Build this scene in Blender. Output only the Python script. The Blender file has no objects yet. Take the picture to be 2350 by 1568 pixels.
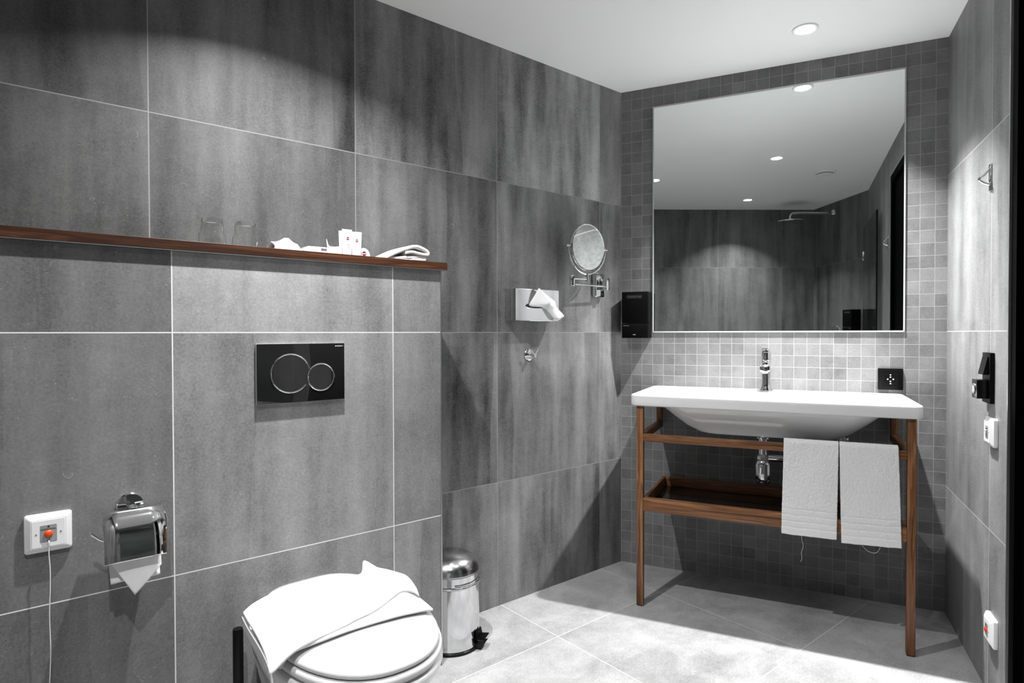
import bpy, bmesh, math, random
from mathutils import Vector, Matrix, noise
random.seed(7)
SC = bpy.context.scene
COL = SC.collection
PI = math.pi

# ---------------------------------------------------------------- camera, exposure, world
CAM_Z = 1.0926
cd = bpy.data.cameras.new('camera'); cam = bpy.data.objects.new('camera', cd); COL.objects.link(cam)
cd.sensor_width = 36.0; cd.lens = 36.0 * 1394.1 / 2350.0; cd.clip_start = 0.01; cd.clip_end = 30
pit, rol = math.radians(0.7809), math.radians(-0.1255)
fw = Vector((0, math.cos(pit), -math.sin(pit))); up0 = Vector((0, math.sin(pit), math.cos(pit))); rt0 = Vector((1, 0, 0))
X = rt0 * math.cos(rol) + up0 * math.sin(rol); Y = -rt0 * math.sin(rol) + up0 * math.cos(rol); Zc = -fw
cam.matrix_world = Matrix(((X.x, Y.x, Zc.x, 0), (X.y, Y.y, Zc.y, 0), (X.z, Y.z, Zc.z, CAM_Z), (0, 0, 0, 1)))
SC.camera = cam
SC.view_settings.view_transform = 'Standard'; SC.view_settings.look = 'None'
SC.view_settings.gamma = 1.0; SC.view_settings.use_curve_mapping = False
SC.view_settings.exposure = 0.12
w = bpy.data.worlds.new('world'); SC.world = w; w.use_nodes = True
w.node_tree.nodes['Background'].inputs[0].default_value = (0.02, 0.02, 0.02, 1)
w.node_tree.nodes['Background'].inputs[1].default_value = 1.0
CEIL = 2.23
# recessed ceiling lamps: (x, y, power, beam spread in degrees)
LAMPS = [(1.100, 2.290, 32.0, 94), (0.476, 1.273, 3.8, 170), (-0.384, 1.407, 25.0, 129), (-0.282, 0.243, 14.0, 108)]

# ---------------------------------------------------------------- frames of the walls (local X along the wall, -Y into the room, Z up)
def frame(u, d):
    ux, uy = u; l = math.hypot(ux, uy); ux /= l; uy /= l
    nx, ny = -uy, ux
    return Matrix(((ux, nx, 0, nx * d), (uy, ny, 0, ny * d), (0, 0, 1, 0), (0, 0, 0, 1)))
UL = (0.773, 0.6348); NL = (-0.6348, 0.773); UM = (0.9074, -0.4202); UR = (-0.4202, -0.9074)
F = dict(L=frame(UL, 1.9066), H=frame(UL, 1.6816), M=frame(UM, 2.8429), R=frame(UR, 0.5396),
         S=frame((-0.800, -0.601), 0.4423), B=frame(NL, 0.4822))
def at(w_, s, off, z): return F[w_] @ Matrix.Translation((s, -off, z))

# ---------------------------------------------------------------- node helper
class NB:
    def __init__(s, name):
        s.m = bpy.data.materials.new(name); s.m.use_nodes = True; s.nt = s.m.node_tree
        s.b = s.nt.nodes['Principled BSDF']
    def n(s, t, **k):
        o = s.nt.nodes.new(t)
        for a, v in k.items(): setattr(o, a, v)
        return o
    def put(s, sock, v):
        if isinstance(v, (int, float)): sock.default_value = v
        elif isinstance(v, (tuple, list)): sock.default_value = v
        else: s.nt.links.new(v, sock)
    def math(s, op, a, b=0.0, c=None):
        o = s.n('ShaderNodeMath', operation=op); s.put(o.inputs[0], a); s.put(o.inputs[1], b)
        if c is not None: s.put(o.inputs[2], c)
        return o.outputs[0]
    def vec(s, x, y, z):
        o = s.n('ShaderNodeCombineXYZ'); s.put(o.inputs[0], x); s.put(o.inputs[1], y); s.put(o.inputs[2], z); return o.outputs[0]
    def noise(s, v, scale, detail=2, rough=.5, dist=0):
        o = s.n('ShaderNodeTexNoise'); s.put(o.inputs['Vector'], v); o.inputs['Scale'].default_value = scale
        o.inputs['Detail'].default_value = detail; o.inputs['Roughness'].default_value = rough; o.inputs['Distortion'].default_value = dist
        return o.outputs[0]
    def white(s, v):
        o = s.n('ShaderNodeTexWhiteNoise'); s.put(o.inputs['Vector'], v); return o.outputs[0]
    def ramp(s, v, pts):
        o = s.n('ShaderNodeValToRGB'); s.put(o.inputs[0], v); e = o.color_ramp.elements
        while len(e) > 2: e.remove(e[-1])
        for i, (p, c) in enumerate(pts):
            if i < 2: el = e[i]; el.position = p
            else: el = e.new(p)
            el.color = (c, c, c, 1) if isinstance(c, (int, float)) else (*c, 1)
        return o.outputs[0]
    def maprange(s, v, a, b, c=0.0, d=1.0, smooth=False):
        o = s.n('ShaderNodeMapRange'); o.clamp = True
        if smooth: o.interpolation_type = 'SMOOTHSTEP'
        s.put(o.inputs[0], v)
        for i, k in enumerate((a, b, c, d)): o.inputs[i + 1].default_value = k
        return o.outputs[0]
    def mix(s, f, a, b):
        o = s.n('ShaderNodeMix', data_type='RGBA'); s.put(o.inputs[0], f); s.put(o.inputs[6], a); s.put(o.inputs[7], b); return o.outputs[2]
    def grey(s, v):
        return s.vec(v, v, v)
    def obj(s):
        o = s.n('ShaderNodeTexCoord'); x = s.n('ShaderNodeSeparateXYZ'); s.nt.links.new(o.outputs['Object'], x.inputs[0])
        return o.outputs['Object'], x.outputs[0], x.outputs[1], x.outputs[2]
    def bump(s, h, strength, dist=.001):
        o = s.n('ShaderNodeBump'); o.inputs['Strength'].default_value = strength; o.inputs['Distance'].default_value = dist
        s.put(o.inputs['Height'], h); s.nt.links.new(o.outputs[0], s.b.inputs['Normal'])
    def set(s, **k):
        for a, v in k.items(): s.put(s.b.inputs[a.replace('_', ' ')], v)
        return s

MATS = {}
def simple(name, col, rough=.5, metal=0.0, spec=.5, noise_amt=.04, **k):
    b = NB(name); o, x, y, z = b.obj()
    nz = b.noise(o, 60, 3)
    f = b.math('MULTIPLY_ADD', nz, noise_amt * 2, 1 - noise_amt)
    b.set(Base_Color=b.vec(b.math('MULTIPLY', f, col[0]), b.math('MULTIPLY', f, col[1]), b.math('MULTIPLY', f, col[2])),
          Roughness=rough, Metallic=metal, Specular_IOR_Level=spec, **k)
    MATS[name] = b.m; return b.m

def tile_mat(name, plane, s0, z0, tw, th, gw, base, grout, a_tile, a_band, a_step, a_blotch, a_fine, speck, rough, seed, band_dir=0, tints=()):
    """stone-look porcelain tiles with streaks running along one direction, thin grout joints"""
    b = NB(name); o, x, y, z = b.obj()
    p, q = (x, z) if plane == 'xz' else (x, y)
    pu = b.math('DIVIDE', b.math('SUBTRACT', p, s0), tw); qu = b.math('DIVIDE', b.math('SUBTRACT', q, z0), th)
    pi_, qi = b.math('FLOOR', pu), b.math('FLOOR', qu)
    idv = b.vec(b.math('ADD', pi_, seed), b.math('ADD', qi, seed * 1.7), 3.1)
    r1 = b.white(idv); r2 = b.white(b.vec(b.math('ADD', qi, seed + 11.3), b.math('ADD', pi_, 4.4), 8.2))
    along, across = (q, p) if band_dir == 0 else (p, q)
    # soft streaks
    off = b.math('MULTIPLY', r1, 37.0)
    v1 = b.vec(b.math('ADD', b.math('MULTIPLY', across, 7.0), off), b.math('MULTIPLY', along, 0.9), b.math('MULTIPLY', r2, 9.0))
    band = b.maprange(b.noise(v1, 1.6, 3, .55), .32, .68)
    # hard-edged bands
    wob = b.math('MULTIPLY', b.noise(b.vec(off, b.math('MULTIPLY', along, 1.6), seed), 1.0, 1), .10)
    st = b.math('FLOOR', b.math('ADD', b.math('MULTIPLY', b.math('ADD', across, wob), 4.6), b.math('MULTIPLY', r2, 5.0)))
    step = b.white(b.vec(st, b.math('ADD', pi_, seed), b.math('ADD', qi, 2.0)))
    blotch = b.maprange(b.noise(o, 5.5, 4, .6, .6), .3, .7)
    fine = b.noise(o, 150.0, 3, .7)
    fine2 = b.noise(o, 38.0, 3, .65)
    tot = 1.0
    def add(t, v, amp): return b.math('ADD', t, b.math('MULTIPLY', b.math('SUBTRACT', v, .5), amp))
    t = add(tot, r1, a_tile); t = add(t, band, a_band); t = add(t, step, a_step); t = add(t, blotch, a_blotch)
    t = add(t, fine, a_fine); t = add(t, fine2, a_fine * .45)
    for col_i, row_i, k in tints:      # single tiles paler or darker: partly own tone, partly lamp brightness painted into colour
        hit = b.math('COMPARE', pi_, col_i, .5)
        if row_i is not None: hit = b.math('MULTIPLY', hit, b.math('COMPARE', qi, row_i, .5))
        t = b.math('MULTIPLY', t, b.math('MULTIPLY_ADD', hit, k - 1.0, 1.0))
    # pale fossil specks and curls
    vo = b.n('ShaderNodeTexVoronoi'); vo.feature = 'F1'; b.put(vo.inputs['Vector'], o); vo.inputs['Scale'].default_value = 95
    sp = b.maprange(vo.outputs['Distance'], .05, .16, 1.0, 0.0)
    keep = b.maprange(b.noise(o, 9.0, 2), .5, .62)
    sp = b.math('MULTIPLY', sp, keep)
    vo3 = b.n('ShaderNodeTexVoronoi'); vo3.feature = 'F1'; b.put(vo3.inputs['Vector'], o); vo3.inputs['Scale'].default_value = 190
    keep3 = b.maprange(b.noise(o, 6.0, 3), .40, .60)
    sp = b.math('MAXIMUM', sp, b.math('MULTIPLY', b.math('MULTIPLY', b.maprange(vo3.outputs['Distance'], .08, .22, 1.0, 0.0), keep3), .55))
    vo4 = b.n('ShaderNodeTexVoronoi'); vo4.feature = 'F1'; b.put(vo4.inputs['Vector'], b.vec(b.math('ADD', x, 3.7), y, z)); vo4.inputs['Scale'].default_value = 130
    pit = b.math('MULTIPLY', b.maprange(vo4.outputs['Distance'], .10, .26, 1.0, 0.0), b.maprange(b.noise(o, 8.0, 3), .45, .60))
    t = b.math('SUBTRACT', t, b.math('MULTIPLY', pit, .22))
    vo2 = b.n('ShaderNodeTexVoronoi'); vo2.feature = 'F1'; b.put(vo2.inputs['Vector'], o); vo2.inputs['Scale'].default_value = 11
    d2 = b.math('ADD', vo2.outputs['Distance'], b.math('MULTIPLY', b.noise(o, 45, 2), .16))
    ring = b.maprange(b.math('ABSOLUTE', b.math('SUBTRACT', d2, .20)), .0, .012, 1.0, 0.0)
    ring = b.math('MULTIPLY', ring, b.maprange(b.noise(o, 24.0, 2), .57, .62))
    sp = b.math('MINIMUM', b.math('ADD', sp, b.math('MULTIPLY', ring, .8)), 1.0)
    t = b.math('ADD', t, b.math('MULTIPLY', sp, speck))
    val = b.math('MAXIMUM', b.math('MULTIPLY', t, base), .012)
    # grout
    fu = b.math('MULTIPLY', b.math('ABSOLUTE', b.math('SUBTRACT', b.math('SUBTRACT', pu, pi_), .5)), tw)
    fv = b.math('MULTIPLY', b.math('ABSOLUTE', b.math('SUBTRACT', b.math('SUBTRACT', qu, qi), .5)), th)
    gu = b.math('GREATER_THAN', fu, tw / 2 - gw / 2); gv = b.math('GREATER_THAN', fv, th / 2 - gw / 2)
    g = b.math('MAXIMUM', gu, gv)
    col = b.mix(g, b.grey(val), (grout, grout, grout * 1.0, 1))
    b.set(Base_Color=col, Roughness=b.math('MULTIPLY_ADD', fine2, .2, rough - .1), Specular_IOR_Level=.35)
    h = b.math('ADD', b.math('MULTIPLY', g, -1.0), b.math('MULTIPLY', fine, .12))
    b.bump(h, .35, .0012)
    MATS[name] = b.m; return b.m

def wood(name, axis, dark=1.0, red=1.0):
    b = NB(name); o, x, y, z = b.obj()
    k = [14.0, 14.0, 14.0]; k[axis] = 0.55
    info = b.n('ShaderNodeObjectInfo'); r = b.math('MULTIPLY', info.outputs['Random'], 13.0)
    v = b.vec(b.math('MULTIPLY_ADD', x, k[0], r), b.math('MULTIPLY_ADD', y, k[1], r), b.math('MULTIPLY_ADD', z, k[2], r))
    n1 = b.noise(v, 3.2, 4, .6, .5); n2 = b.noise(v, 14, 3, .7)
    s_ = b.math('SINE', b.math('MULTIPLY', n1, 42.0))
    f = b.math('ADD', b.math('MULTIPLY', n1, .9), b.math('ADD', b.math('MULTIPLY', s_, .10), b.math('MULTIPLY', n2, .25)))
    c = b.ramp(f, [(.35, (.055 * dark * red, .020 * dark, .007 * dark)), (.62, (.165 * dark * red, .070 * dark, .028 * dark)), (.85, (.32 * dark * red, .155 * dark, .068 * dark))])
    b.set(Base_Color=c, Roughness=.42, Specular_IOR_Level=.4)
    b.bump(n2, .08, .0006)
    MATS[name] = b.m; return b.m

def terry(name, v=.86, size=420.0, strength=.9):
    b = NB(name); o, x, y, z = b.obj()
    n1 = b.noise(o, size, 3, .7); n2 = b.noise(o, 90, 2)
    c = b.math('MULTIPLY_ADD', n2, .06, v - .03)
    b.set(Base_Color=b.grey(c), Roughness=.95, Specular_IOR_Level=.1)
    b.set(Sheen_Weight=.2)
    b.bump(b.math('ADD', n1, b.math('MULTIPLY', n2, .7)), strength, .0035)
    MATS[name] = b.m; return b.m

TB = dict(a_tile=.22, a_band=.70, a_step=.42, a_blotch=.34, a_fine=1.15, speck=.75, rough=.52)
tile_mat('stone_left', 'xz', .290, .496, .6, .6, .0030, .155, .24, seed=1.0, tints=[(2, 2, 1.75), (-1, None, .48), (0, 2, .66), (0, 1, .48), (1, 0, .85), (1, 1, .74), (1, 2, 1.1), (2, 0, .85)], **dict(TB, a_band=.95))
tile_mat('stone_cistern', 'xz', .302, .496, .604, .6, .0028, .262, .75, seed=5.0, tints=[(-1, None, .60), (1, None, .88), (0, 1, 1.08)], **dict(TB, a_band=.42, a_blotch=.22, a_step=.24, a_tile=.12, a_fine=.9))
tile_mat('stone_right', 'xz', -2.268, .496, .6, .6, .0028, .185, .42, seed=9.0, **dict(TB, a_band=.45, a_step=.25, a_blotch=.3))
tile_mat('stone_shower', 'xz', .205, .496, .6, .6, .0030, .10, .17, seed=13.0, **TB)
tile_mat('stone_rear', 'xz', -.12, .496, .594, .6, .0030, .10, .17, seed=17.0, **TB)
tile_mat('stone_floor', 'xy', 1.505, 1.575, .587, .60, .0036, .325, .50, seed=21.0, a_tile=.16, a_band=.18, a_step=.0, a_blotch=.40, a_fine=.8, speck=.5, rough=.42, band_dir=1)
tile_mat('stone_mosaic', 'xz', -.594, 1.0945, .0497, .0497, .0020, .165, .30, seed=3.0, a_tile=.30, a_band=.16, a_step=.0, a_blotch=.40, a_fine=.7, speck=.5, rough=.5)
b = NB('ceiling_paint'); o, x, y, z = b.obj()
b.set(Base_Color=b.grey(b.math('MULTIPLY_ADD', b.noise(o, 3, 2), .02, .91)), Roughness=.45, Specular_IOR_Level=.35)
b.bump(b.noise(o, 2.0, 1), .15, .01); MATS['ceiling_paint'] = b.m
simple('chrome', (.82, .82, .83), .06, 1.0, noise_amt=.01)
simple('polished_steel', (.74, .74, .75), .10, 1.0, noise_amt=.02)
simple('dome_steel', (.50, .50, .51), .20, 1.0, noise_amt=.03)
simple('brushed_steel', (.55, .55, .56), .30, 1.0, noise_amt=.03)
simple('aluminium', (.62, .62, .62), .35, 1.0)
simple('glass_mirror', (.80, .83, .82), .0, 1.0, noise_amt=0)
simple('vanity_mirror', (.90, .92, .91), .01, 1.0, noise_amt=0)
simple('ceramic', (.81, .81, .81), .07, 0, .6, noise_amt=.01, Coat_Weight=.4, Coat_Roughness=.04)
simple('seat_plastic', (.64, .64, .64), .16, 0, .5, noise_amt=.01)
simple('white_plastic', (.80, .80, .80), .30, 0, .5, noise_amt=.01)
simple('white_trim', (.80, .80, .80), .4)
simple('pale_trim', (.46, .46, .46), .4)
simple('grey_insert', (.30, .30, .31), .4)
simple('black_plastic', (.0025, .0025, .0025), .28, 0, .25)
simple('black_soft', (.0015, .0015, .0015), .5, 0, .08)
simple('black_gloss', (.004, .004, .004), .06, 0, .6)
simple('socket_black', (.0028, .0028, .0028), .40, 0, .10)
simple('door_black', (.0008, .0008, .0008), .6, 0, .02)
simple('orange_button', (.72, .085, .010), .3)
simple('red_button', (.62, .03, .008), .3)
simple('paper', (.86, .86, .86), .9, 0, .1)
simple('tube_white', (.86, .86, .85), .35)
simple('logo_red', (.20, .010, .035), .5)
simple('logo_dark', (.03, .008, .02), .5)
simple('print_grey', (.14, .14, .14), .6)
simple('print_pink', (.35, .10, .12), .6)
simple('print_dark', (.015, .015, .015), .6)
simple('print_white', (.75, .75, .75), .5)
simple('print_dim', (.13, .13, .13), .5)
simple('cord_white', (.72, .72, .72), .6)
simple('tray_gloss', (.010, .006, .004), .10, 0, .5)
wood('wood_x', 0); wood('wood_y', 1); wood('wood_z', 2)
wood('shelf_wood', 0, .30, 1.2)
terry('terry', .92); terry('waffle_cloth', .60, 260, .35)
b = NB('clear_glass'); b.set(Base_Color=(.98, .99, .99, 1), Roughness=.0, Transmission_Weight=1.0, IOR=1.45); MATS['clear_glass'] = b.m
b = NB('screen_glass'); b.set(Base_Color=(.62, .68, .66, 1), Roughness=.0, Transmission_Weight=1.0, IOR=1.45); MATS['screen_glass'] = b.m
b = NB('lamp_glow'); b.set(Base_Color=(1, 1, 1, 1), Emission_Color=(1, 1, 1, 1), Emission_Strength=30.0); MATS['lamp_glow'] = b.m
b = NB('display_glow'); b.set(Base_Color=(.5, .6, .9, 1), Emission_Color=(.7, .8, 1, 1), Emission_Strength=2.0); MATS['display_glow'] = b.m

# ---------------------------------------------------------------- mesh helpers
def add_box(bm, x0, x1, y0, y1, z0, z1, bev=0.0, seg=2):
    vs = [bm.verts.new((x, y, z)) for x in (x0, x1) for y in (y0, y1) for z in (z0, z1)]
    fs = [(0, 1, 3, 2), (4, 6, 7, 5), (0, 4, 5, 1), (2, 3, 7, 6), (0, 2, 6, 4), (1, 5, 7, 3)]
    faces = [bm.faces.new([vs[i] for i in f]) for f in fs]
    if bev > 0:
        es = list({e for f in faces for e in f.edges})
        bmesh.ops.bevel(bm, geom=es, offset=bev, segments=seg, profile=.5, affect='EDGES')
    return bm
def box(x0, x1, y0, y1, z0, z1, bev=0.0, seg=2):
    return add_box(bmesh.new(), x0, x1, y0, y1, z0, z1, bev, seg)
def rrect(cx, cy, hx, hy, r, M=6):
    r = min(r, hx * .999, hy * .999); P = []
    for k, (sx, sy) in enumerate(((1, 1), (-1, 1), (-1, -1), (1, -1))):
        for i in range(M + 1):
            a = (k + i / M) * PI / 2
            P.append((cx + sx * (hx - r) + r * math.cos(a), cy + sy * (hy - r) + r * math.sin(a)))
    return P
def add_loft(bm, rings, cap0=True, cap1=True, closed=True):
    R = [[bm.verts.new(p) for p in ring] for ring in rings]; n = len(R[0])
    for a, b_ in zip(R, R[1:]):
        for i in range(n if closed else n - 1):
            j = (i + 1) % n
            try: bm.faces.new((a[i], a[j], b_[j], b_[i]))
            except ValueError: pass
    if cap0: bm.faces.new(list(reversed(R[0])))
    if cap1: bm.faces.new(R[-1])
    return bm
def add_lathe(bm, prof, c=(0, 0, 0), axis='z', n=40, cap0=True, cap1=True):
    rings = []
    for r, h in prof:
        ring = []
        for i in range(n):
            a = 2 * PI * i / n; u, v = r * math.cos(a), r * math.sin(a)
            p = {'z': (u, v, h), 'y': (u, h, v), 'x': (h, u, v)}[axis]
            ring.append((c[0] + p[0], c[1] + p[1], c[2] + p[2]))
        rings.append(ring)
    return add_loft(bm, rings, cap0, cap1)
def lathe(prof, c=(0, 0, 0), axis='z', n=40, cap0=True, cap1=True): return add_lathe(bmesh.new(), prof, c, axis, n, cap0, cap1)
def smooth_path(P, k=6):
    P = [Vector(p) for p in P]; out = []
    for i in range(len(P) - 1):
        p0 = P[max(i - 1, 0)]; p1 = P[i]; p2 = P[i + 1]; p3 = P[min(i + 2, len(P) - 1)]
        for j in range(k):
            t = j / k
            out.append(.5 * ((2 * p1) + (p2 - p0) * t + (2 * p0 - 5 * p1 + 4 * p2 - p3) * t * t + (3 * p1 - p0 - 3 * p2 + p3) * t ** 3))
    out.append(P[-1]); return out
def add_tube(bm, path, r, n=12, caps=True):
    path = [Vector(p) for p in path]; rings = []
    t = (path[1] - path[0]).normalized(); nrm = t.orthogonal().normalized()
    for i, p in enumerate(path):
        a = path[max(i - 1, 0)]; c = path[min(i + 1, len(path) - 1)]
        t = (c - a).normalized(); nrm = (nrm - t * nrm.dot(t)).normalized(); bn = t.cross(nrm)
        rr = r[i] if isinstance(r, (list, tuple)) else r
        rings.append([p + (nrm * math.cos(2 * PI * k / n) + bn * math.sin(2 * PI * k / n)) * rr for k in range(n)])
    return add_loft(bm, rings, caps, caps)
def tube(path, r, n=12, caps=True): return add_tube(bmesh.new(), path, r, n, caps)
def add_torus(bm, c, R, r, axis='y', a0=0, a1=2 * PI, n=48, m=10, sx=1.0):
    full = abs(a1 - a0 - 2 * PI) < 1e-6; rings = []
    for i in range(n + (0 if full else 1)):
        a = a0 + (a1 - a0) * i / n; ring = []
        for j in range(m):
            b_ = 2 * PI * j / m; q = R + r * math.cos(b_); h = r * math.sin(b_)
            u, v = q * math.cos(a) * sx, q * math.sin(a)
            p = {'y': (u, h, v), 'z': (u, v, h), 'x': (h, u, v)}[axis]
            ring.append((c[0] + p[0], c[1] + p[1], c[2] + p[2]))
        rings.append(ring)
    if full: rings.append(rings[0])
    add_loft(bm, rings, not full, not full)
    if full: bmesh.ops.remove_doubles(bm, verts=bm.verts, dist=1e-6)
    return bm
def add_grid(bm, fn, nu, nv):
    V = [[bm.verts.new(fn(i / nu, j / nv)) for j in range(nv + 1)] for i in range(nu + 1)]
    for i in range(nu):
        for j in range(nv): bm.faces.new((V[i][j], V[i + 1][j], V[i + 1][j + 1], V[i][j + 1]))
    return V
def obj(name, bm, mat, parent=None, smooth=35, mods=()):
    bmesh.ops.recalc_face_normals(bm, faces=bm.faces)
    me = bpy.data.meshes.new(name); bm.to_mesh(me); bm.free()
    if smooth:
        for p in me.polygons: p.use_smooth = True
        me.set_sharp_from_angle(angle=math.radians(smooth))
    me.materials.append(MATS[mat]); o = bpy.data.objects.new(name, me); COL.objects.link(o)
    if parent is not None: o.parent = parent
    for t, k in mods:
        md = o.modifiers.new(t, t)
        for a, v in k.items(): setattr(md, a, v)
    return o
def thing(name, label, cat, M, group=None):
    o = bpy.data.objects.new(name, None); COL.objects.link(o); o.matrix_world = M; o.empty_display_size = .05
    return tag(o, label, cat, group)
def tag(o, label, cat, group=None):
    o['label'] = label; o['category'] = cat
    if group: o['group'] = group
    return o
def struct(name, bm, mat, M=None, smooth=0):
    o = obj(name, bm, mat, None, smooth); o['kind'] = 'structure'
    if M is not None: o.matrix_world = M
    return o
def text_bm(s, size, depth=.0003, sx=1.0):
    cu = bpy.data.curves.new('t', 'FONT'); cu.body = s; cu.size = size; cu.align_x = 'CENTER'; cu.align_y = 'CENTER'; cu.extrude = depth
    to = bpy.data.objects.new('t', cu); me = to.to_mesh(); bm = bmesh.new(); bm.from_mesh(me); to.to_mesh_clear()
    bpy.data.objects.remove(to); bpy.data.curves.remove(cu)
    for v in bm.verts: x_, y_, z_ = v.co; v.co = (x_ * sx, -z_, y_)
    return bm
def shift(bm, dx, dy, dz):
    for v in bm.verts: v.co += Vector((dx, dy, dz))
    return bm

# ---------------------------------------------------------------- the room
T = .06
def poly_floor(z0, z1, pts):
    bm = bmesh.new(); add_loft(bm, [[(x_, y_, z0) for x_, y_ in pts], [(x_, y_, z1) for x_, y_ in pts]]); return bm
def P2(w_, s, off=0.0): v = F[w_] @ Vector((s, -off, 0)); return (v.x, v.y)
C1 = P2('L', 2.2365); C2 = P2('M', .5399); C3 = P2('R', -.07); C4 = (-.105, -.632); C5 = P2('L', -.4245)
corners = [C5, C1, C2, C3, C4]
cxy = (sum(p[0] for p in corners) / 5, sum(p[1] for p in corners) / 5)
Linv = Matrix(((UL[0], NL[0], 0, 0), (UL[1], NL[1], 0, 0), (0, 0, 1, 0), (0, 0, 0, 1)))
def toL(p, k=.04):
    d = Vector((p[0] - cxy[0], p[1] - cxy[1])); d.normalize(); x_, y_ = p[0] + d.x * k, p[1] + d.y * k
    return (x_ * UL[0] + y_ * UL[1], x_ * NL[0] + y_ * NL[1])
pl = [toL(p) for p in corners]
struct('floor', poly_floor(-.05, 0, pl), 'stone_floor', Linv)
struct('ceiling', poly_floor(CEIL, CEIL + .05, pl), 'ceiling_paint', Linv)
ZT = CEIL
struct('wall_left', box(-.4245, 2.2365, 0, T, 0, ZT), 'stone_left', F['L'])
struct('wall_back', box(-.7445, .5399, 0, T, 0, ZT), 'stone_mosaic', F['M'])
bm = box(-2.843, -2.100, 0, T, 0, ZT); add_box(bm, -1.268, -.07, 0, T, 0, ZT); add_box(bm, -2.100, -1.268, 0, T, 2.06, ZT)
struct('wall_right', bm, 'stone_right', F['R'])
struct('wall_shower', box(-.317, .4645, 0, T, 0, ZT), 'stone_shower', F['S'])
struct('wall_rear', box(-.4225, 1.9066, 0, T, 0, ZT), 'stone_rear', F['B'])
struct('wall_cistern', box(-.422, 1.0805, 0, .2245, 0, 1.296), 'stone_cistern', F['H'])
bm = box(1.0780, 1.0822, -.0015, .004, 0, 1.296); add_box(bm, 1.0812, 1.0822, -.0015, .225, 0, 1.296)
struct('trim_1', bm, 'aluminium', F['H'])
bm = box(-2.1000, -2.0940, -.002, .0595, 0, 2.054); add_box(bm, -1.274, -1.268, -.002, .0595, 0, 2.054); add_box(bm, -2.1, -1.268, -.002, .0595, 2.054, 2.060)
struct('trim_2', bm, 'aluminium', F['R'])
# black door in its frame
d = bpy.data.objects.new('door_1', None); COL.objects.link(d); d.matrix_world = F['R']; d['kind'] = 'structure'
bm = box(-2.094, -2.054, .004, .059, 0, 2.054); add_box(bm, -1.314, -1.274, .004, .059, 0, 2.054); add_box(bm, -2.054, -1.314, .004, .059, 2.014, 2.054)
obj('door_frame', bm, 'door_black', d, 0)
obj('door_leaf', box(-2.052, -1.316, .022, .058, .004, 2.012, .002), 'door_black', d, 0)
hb = tube(smooth_path([(-1.40, .022, 1.02), (-1.40, -.03, 1.02), (-1.41, -.045, 1.02), (-1.52, -.045, 1.02)], 5), .008)
add_lathe(hb, [(.025, .0218), (.025, .012)], (-1.40, 0, 1.02), 'y')
obj('door_handle', hb, 'brushed_steel', d)

# ---------------------------------------------------------------- ceiling lamps and vent
def downlight(x_, y_, pw, sprd, label):
    t = thing('ceiling_light', label, 'ceiling light', Matrix.Translation((x_, y_, CEIL)), 'recessed ceiling lights')
    obj('trim_ring', lathe([(.046, -.0005), (.046, -.004), (.042, -.006), (.034, -.004), (.033, -.0005)], cap0=False, cap1=False), 'white_trim', t)
    obj('lens', lathe([(.033, -.0008), (.033, -.0022), (.001, -.0026)]), 'lamp_glow', t)
    l = bpy.data.lights.new('lamp', 'AREA'); l.shape = 'DISK'; l.size = .036; l.energy = pw; l.spread = math.radians(sprd)
    lo = bpy.data.objects.new('lamp', l); COL.objects.link(lo); lo.location = (0, 0, -.0072); lo.parent = t
    return t
for (x_, y_, pw, sprd), lb in zip(LAMPS, (
        'round recessed ceiling light above the washbasin, nearest the big mirror',
        'round recessed ceiling light in the middle of the room, seen second highest in the mirror',
        'round recessed ceiling light near the toilet wall, reflected at the left edge of the mirror',
        'round recessed ceiling light over the shower, reflected lowest in the mirror')):
    downlight(x_, y_, pw, sprd, lb)
v = thing('ceiling_vent', 'round white air vent in the ceiling reflected in the mirror', 'vent', Matrix.Translation((.526, .661, CEIL)))
obj('vent_ring', lathe([(.075, -.0005), (.075, -.005), (.066, -.011), (.056, -.010), (.052, -.002)], cap0=False, cap1=False), 'white_trim', v)
obj('vent_disc', lathe([(.008, -.001), (.010, -.008), (.046, -.012), (.048, -.016), (.030, -.020), (.001, -.021)]), 'white_trim', v)

# ---------------------------------------------------------------- wooden shelf on the cistern wall
sh = thing('wall_shelf', 'long dark walnut shelf board running along the top of the half-height toilet wall', 'shelf', at('H', 0, 0, 0))
obj('board', box(-.42, 1.098, -.014, .224, 1.2985, 1.3225, .0008), 'shelf_wood', sh, 0)
obj('metal_strip', box(-.42, 1.094, -.0135, -.002, 1.2962, 1.2984), 'aluminium', sh, 0)['label'] = 'thin metal strip'
ST = 1.3228
# tumblers upside down
def tumbler(s, off, label):
    t = thing('drinking_glass', label, 'glass', at('H', s, off, ST), 'glasses on the walnut shelf')
    out = [(.0345, .0), (.0352, .012), (.0342, .038), (.0325, .044), (.0292, .0475), (.0270, .079), (.0250, .084), (.001, .084)]
    inn = [(.0325, .0), (.0332, .012), (.0322, .036), (.0300, .043), (.0274, .0470), (.0252, .073), (.001, .075)]
    bm = bmesh.new(); n = 48; rings = []
    for k, (r, h) in enumerate(list(reversed(inn)) + out):
        rings.append([(r * (1 + .012 * math.cos(12 * 2 * PI * i / n) * (1 if .04 < h < .08 and r < .03 else 0)) * math.cos(2 * PI * i / n), r * (1 + .012 * math.cos(12 * 2 * PI * i / n) * (1 if .04 < h < .08 and r < .03 else 0)) * math.sin(2 * PI * i / n), h) for i in range(n)])
    add_loft(bm, rings); obj('glass_body', bm, 'clear_glass', t, 60)
tumbler(.424, -.125, 'clear drinking glass standing upside down on the shelf, leftmost of the two')
tumbler(.510, -.125, 'clear drinking glass standing upside down on the shelf, nearer the crumpled paper')
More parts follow.
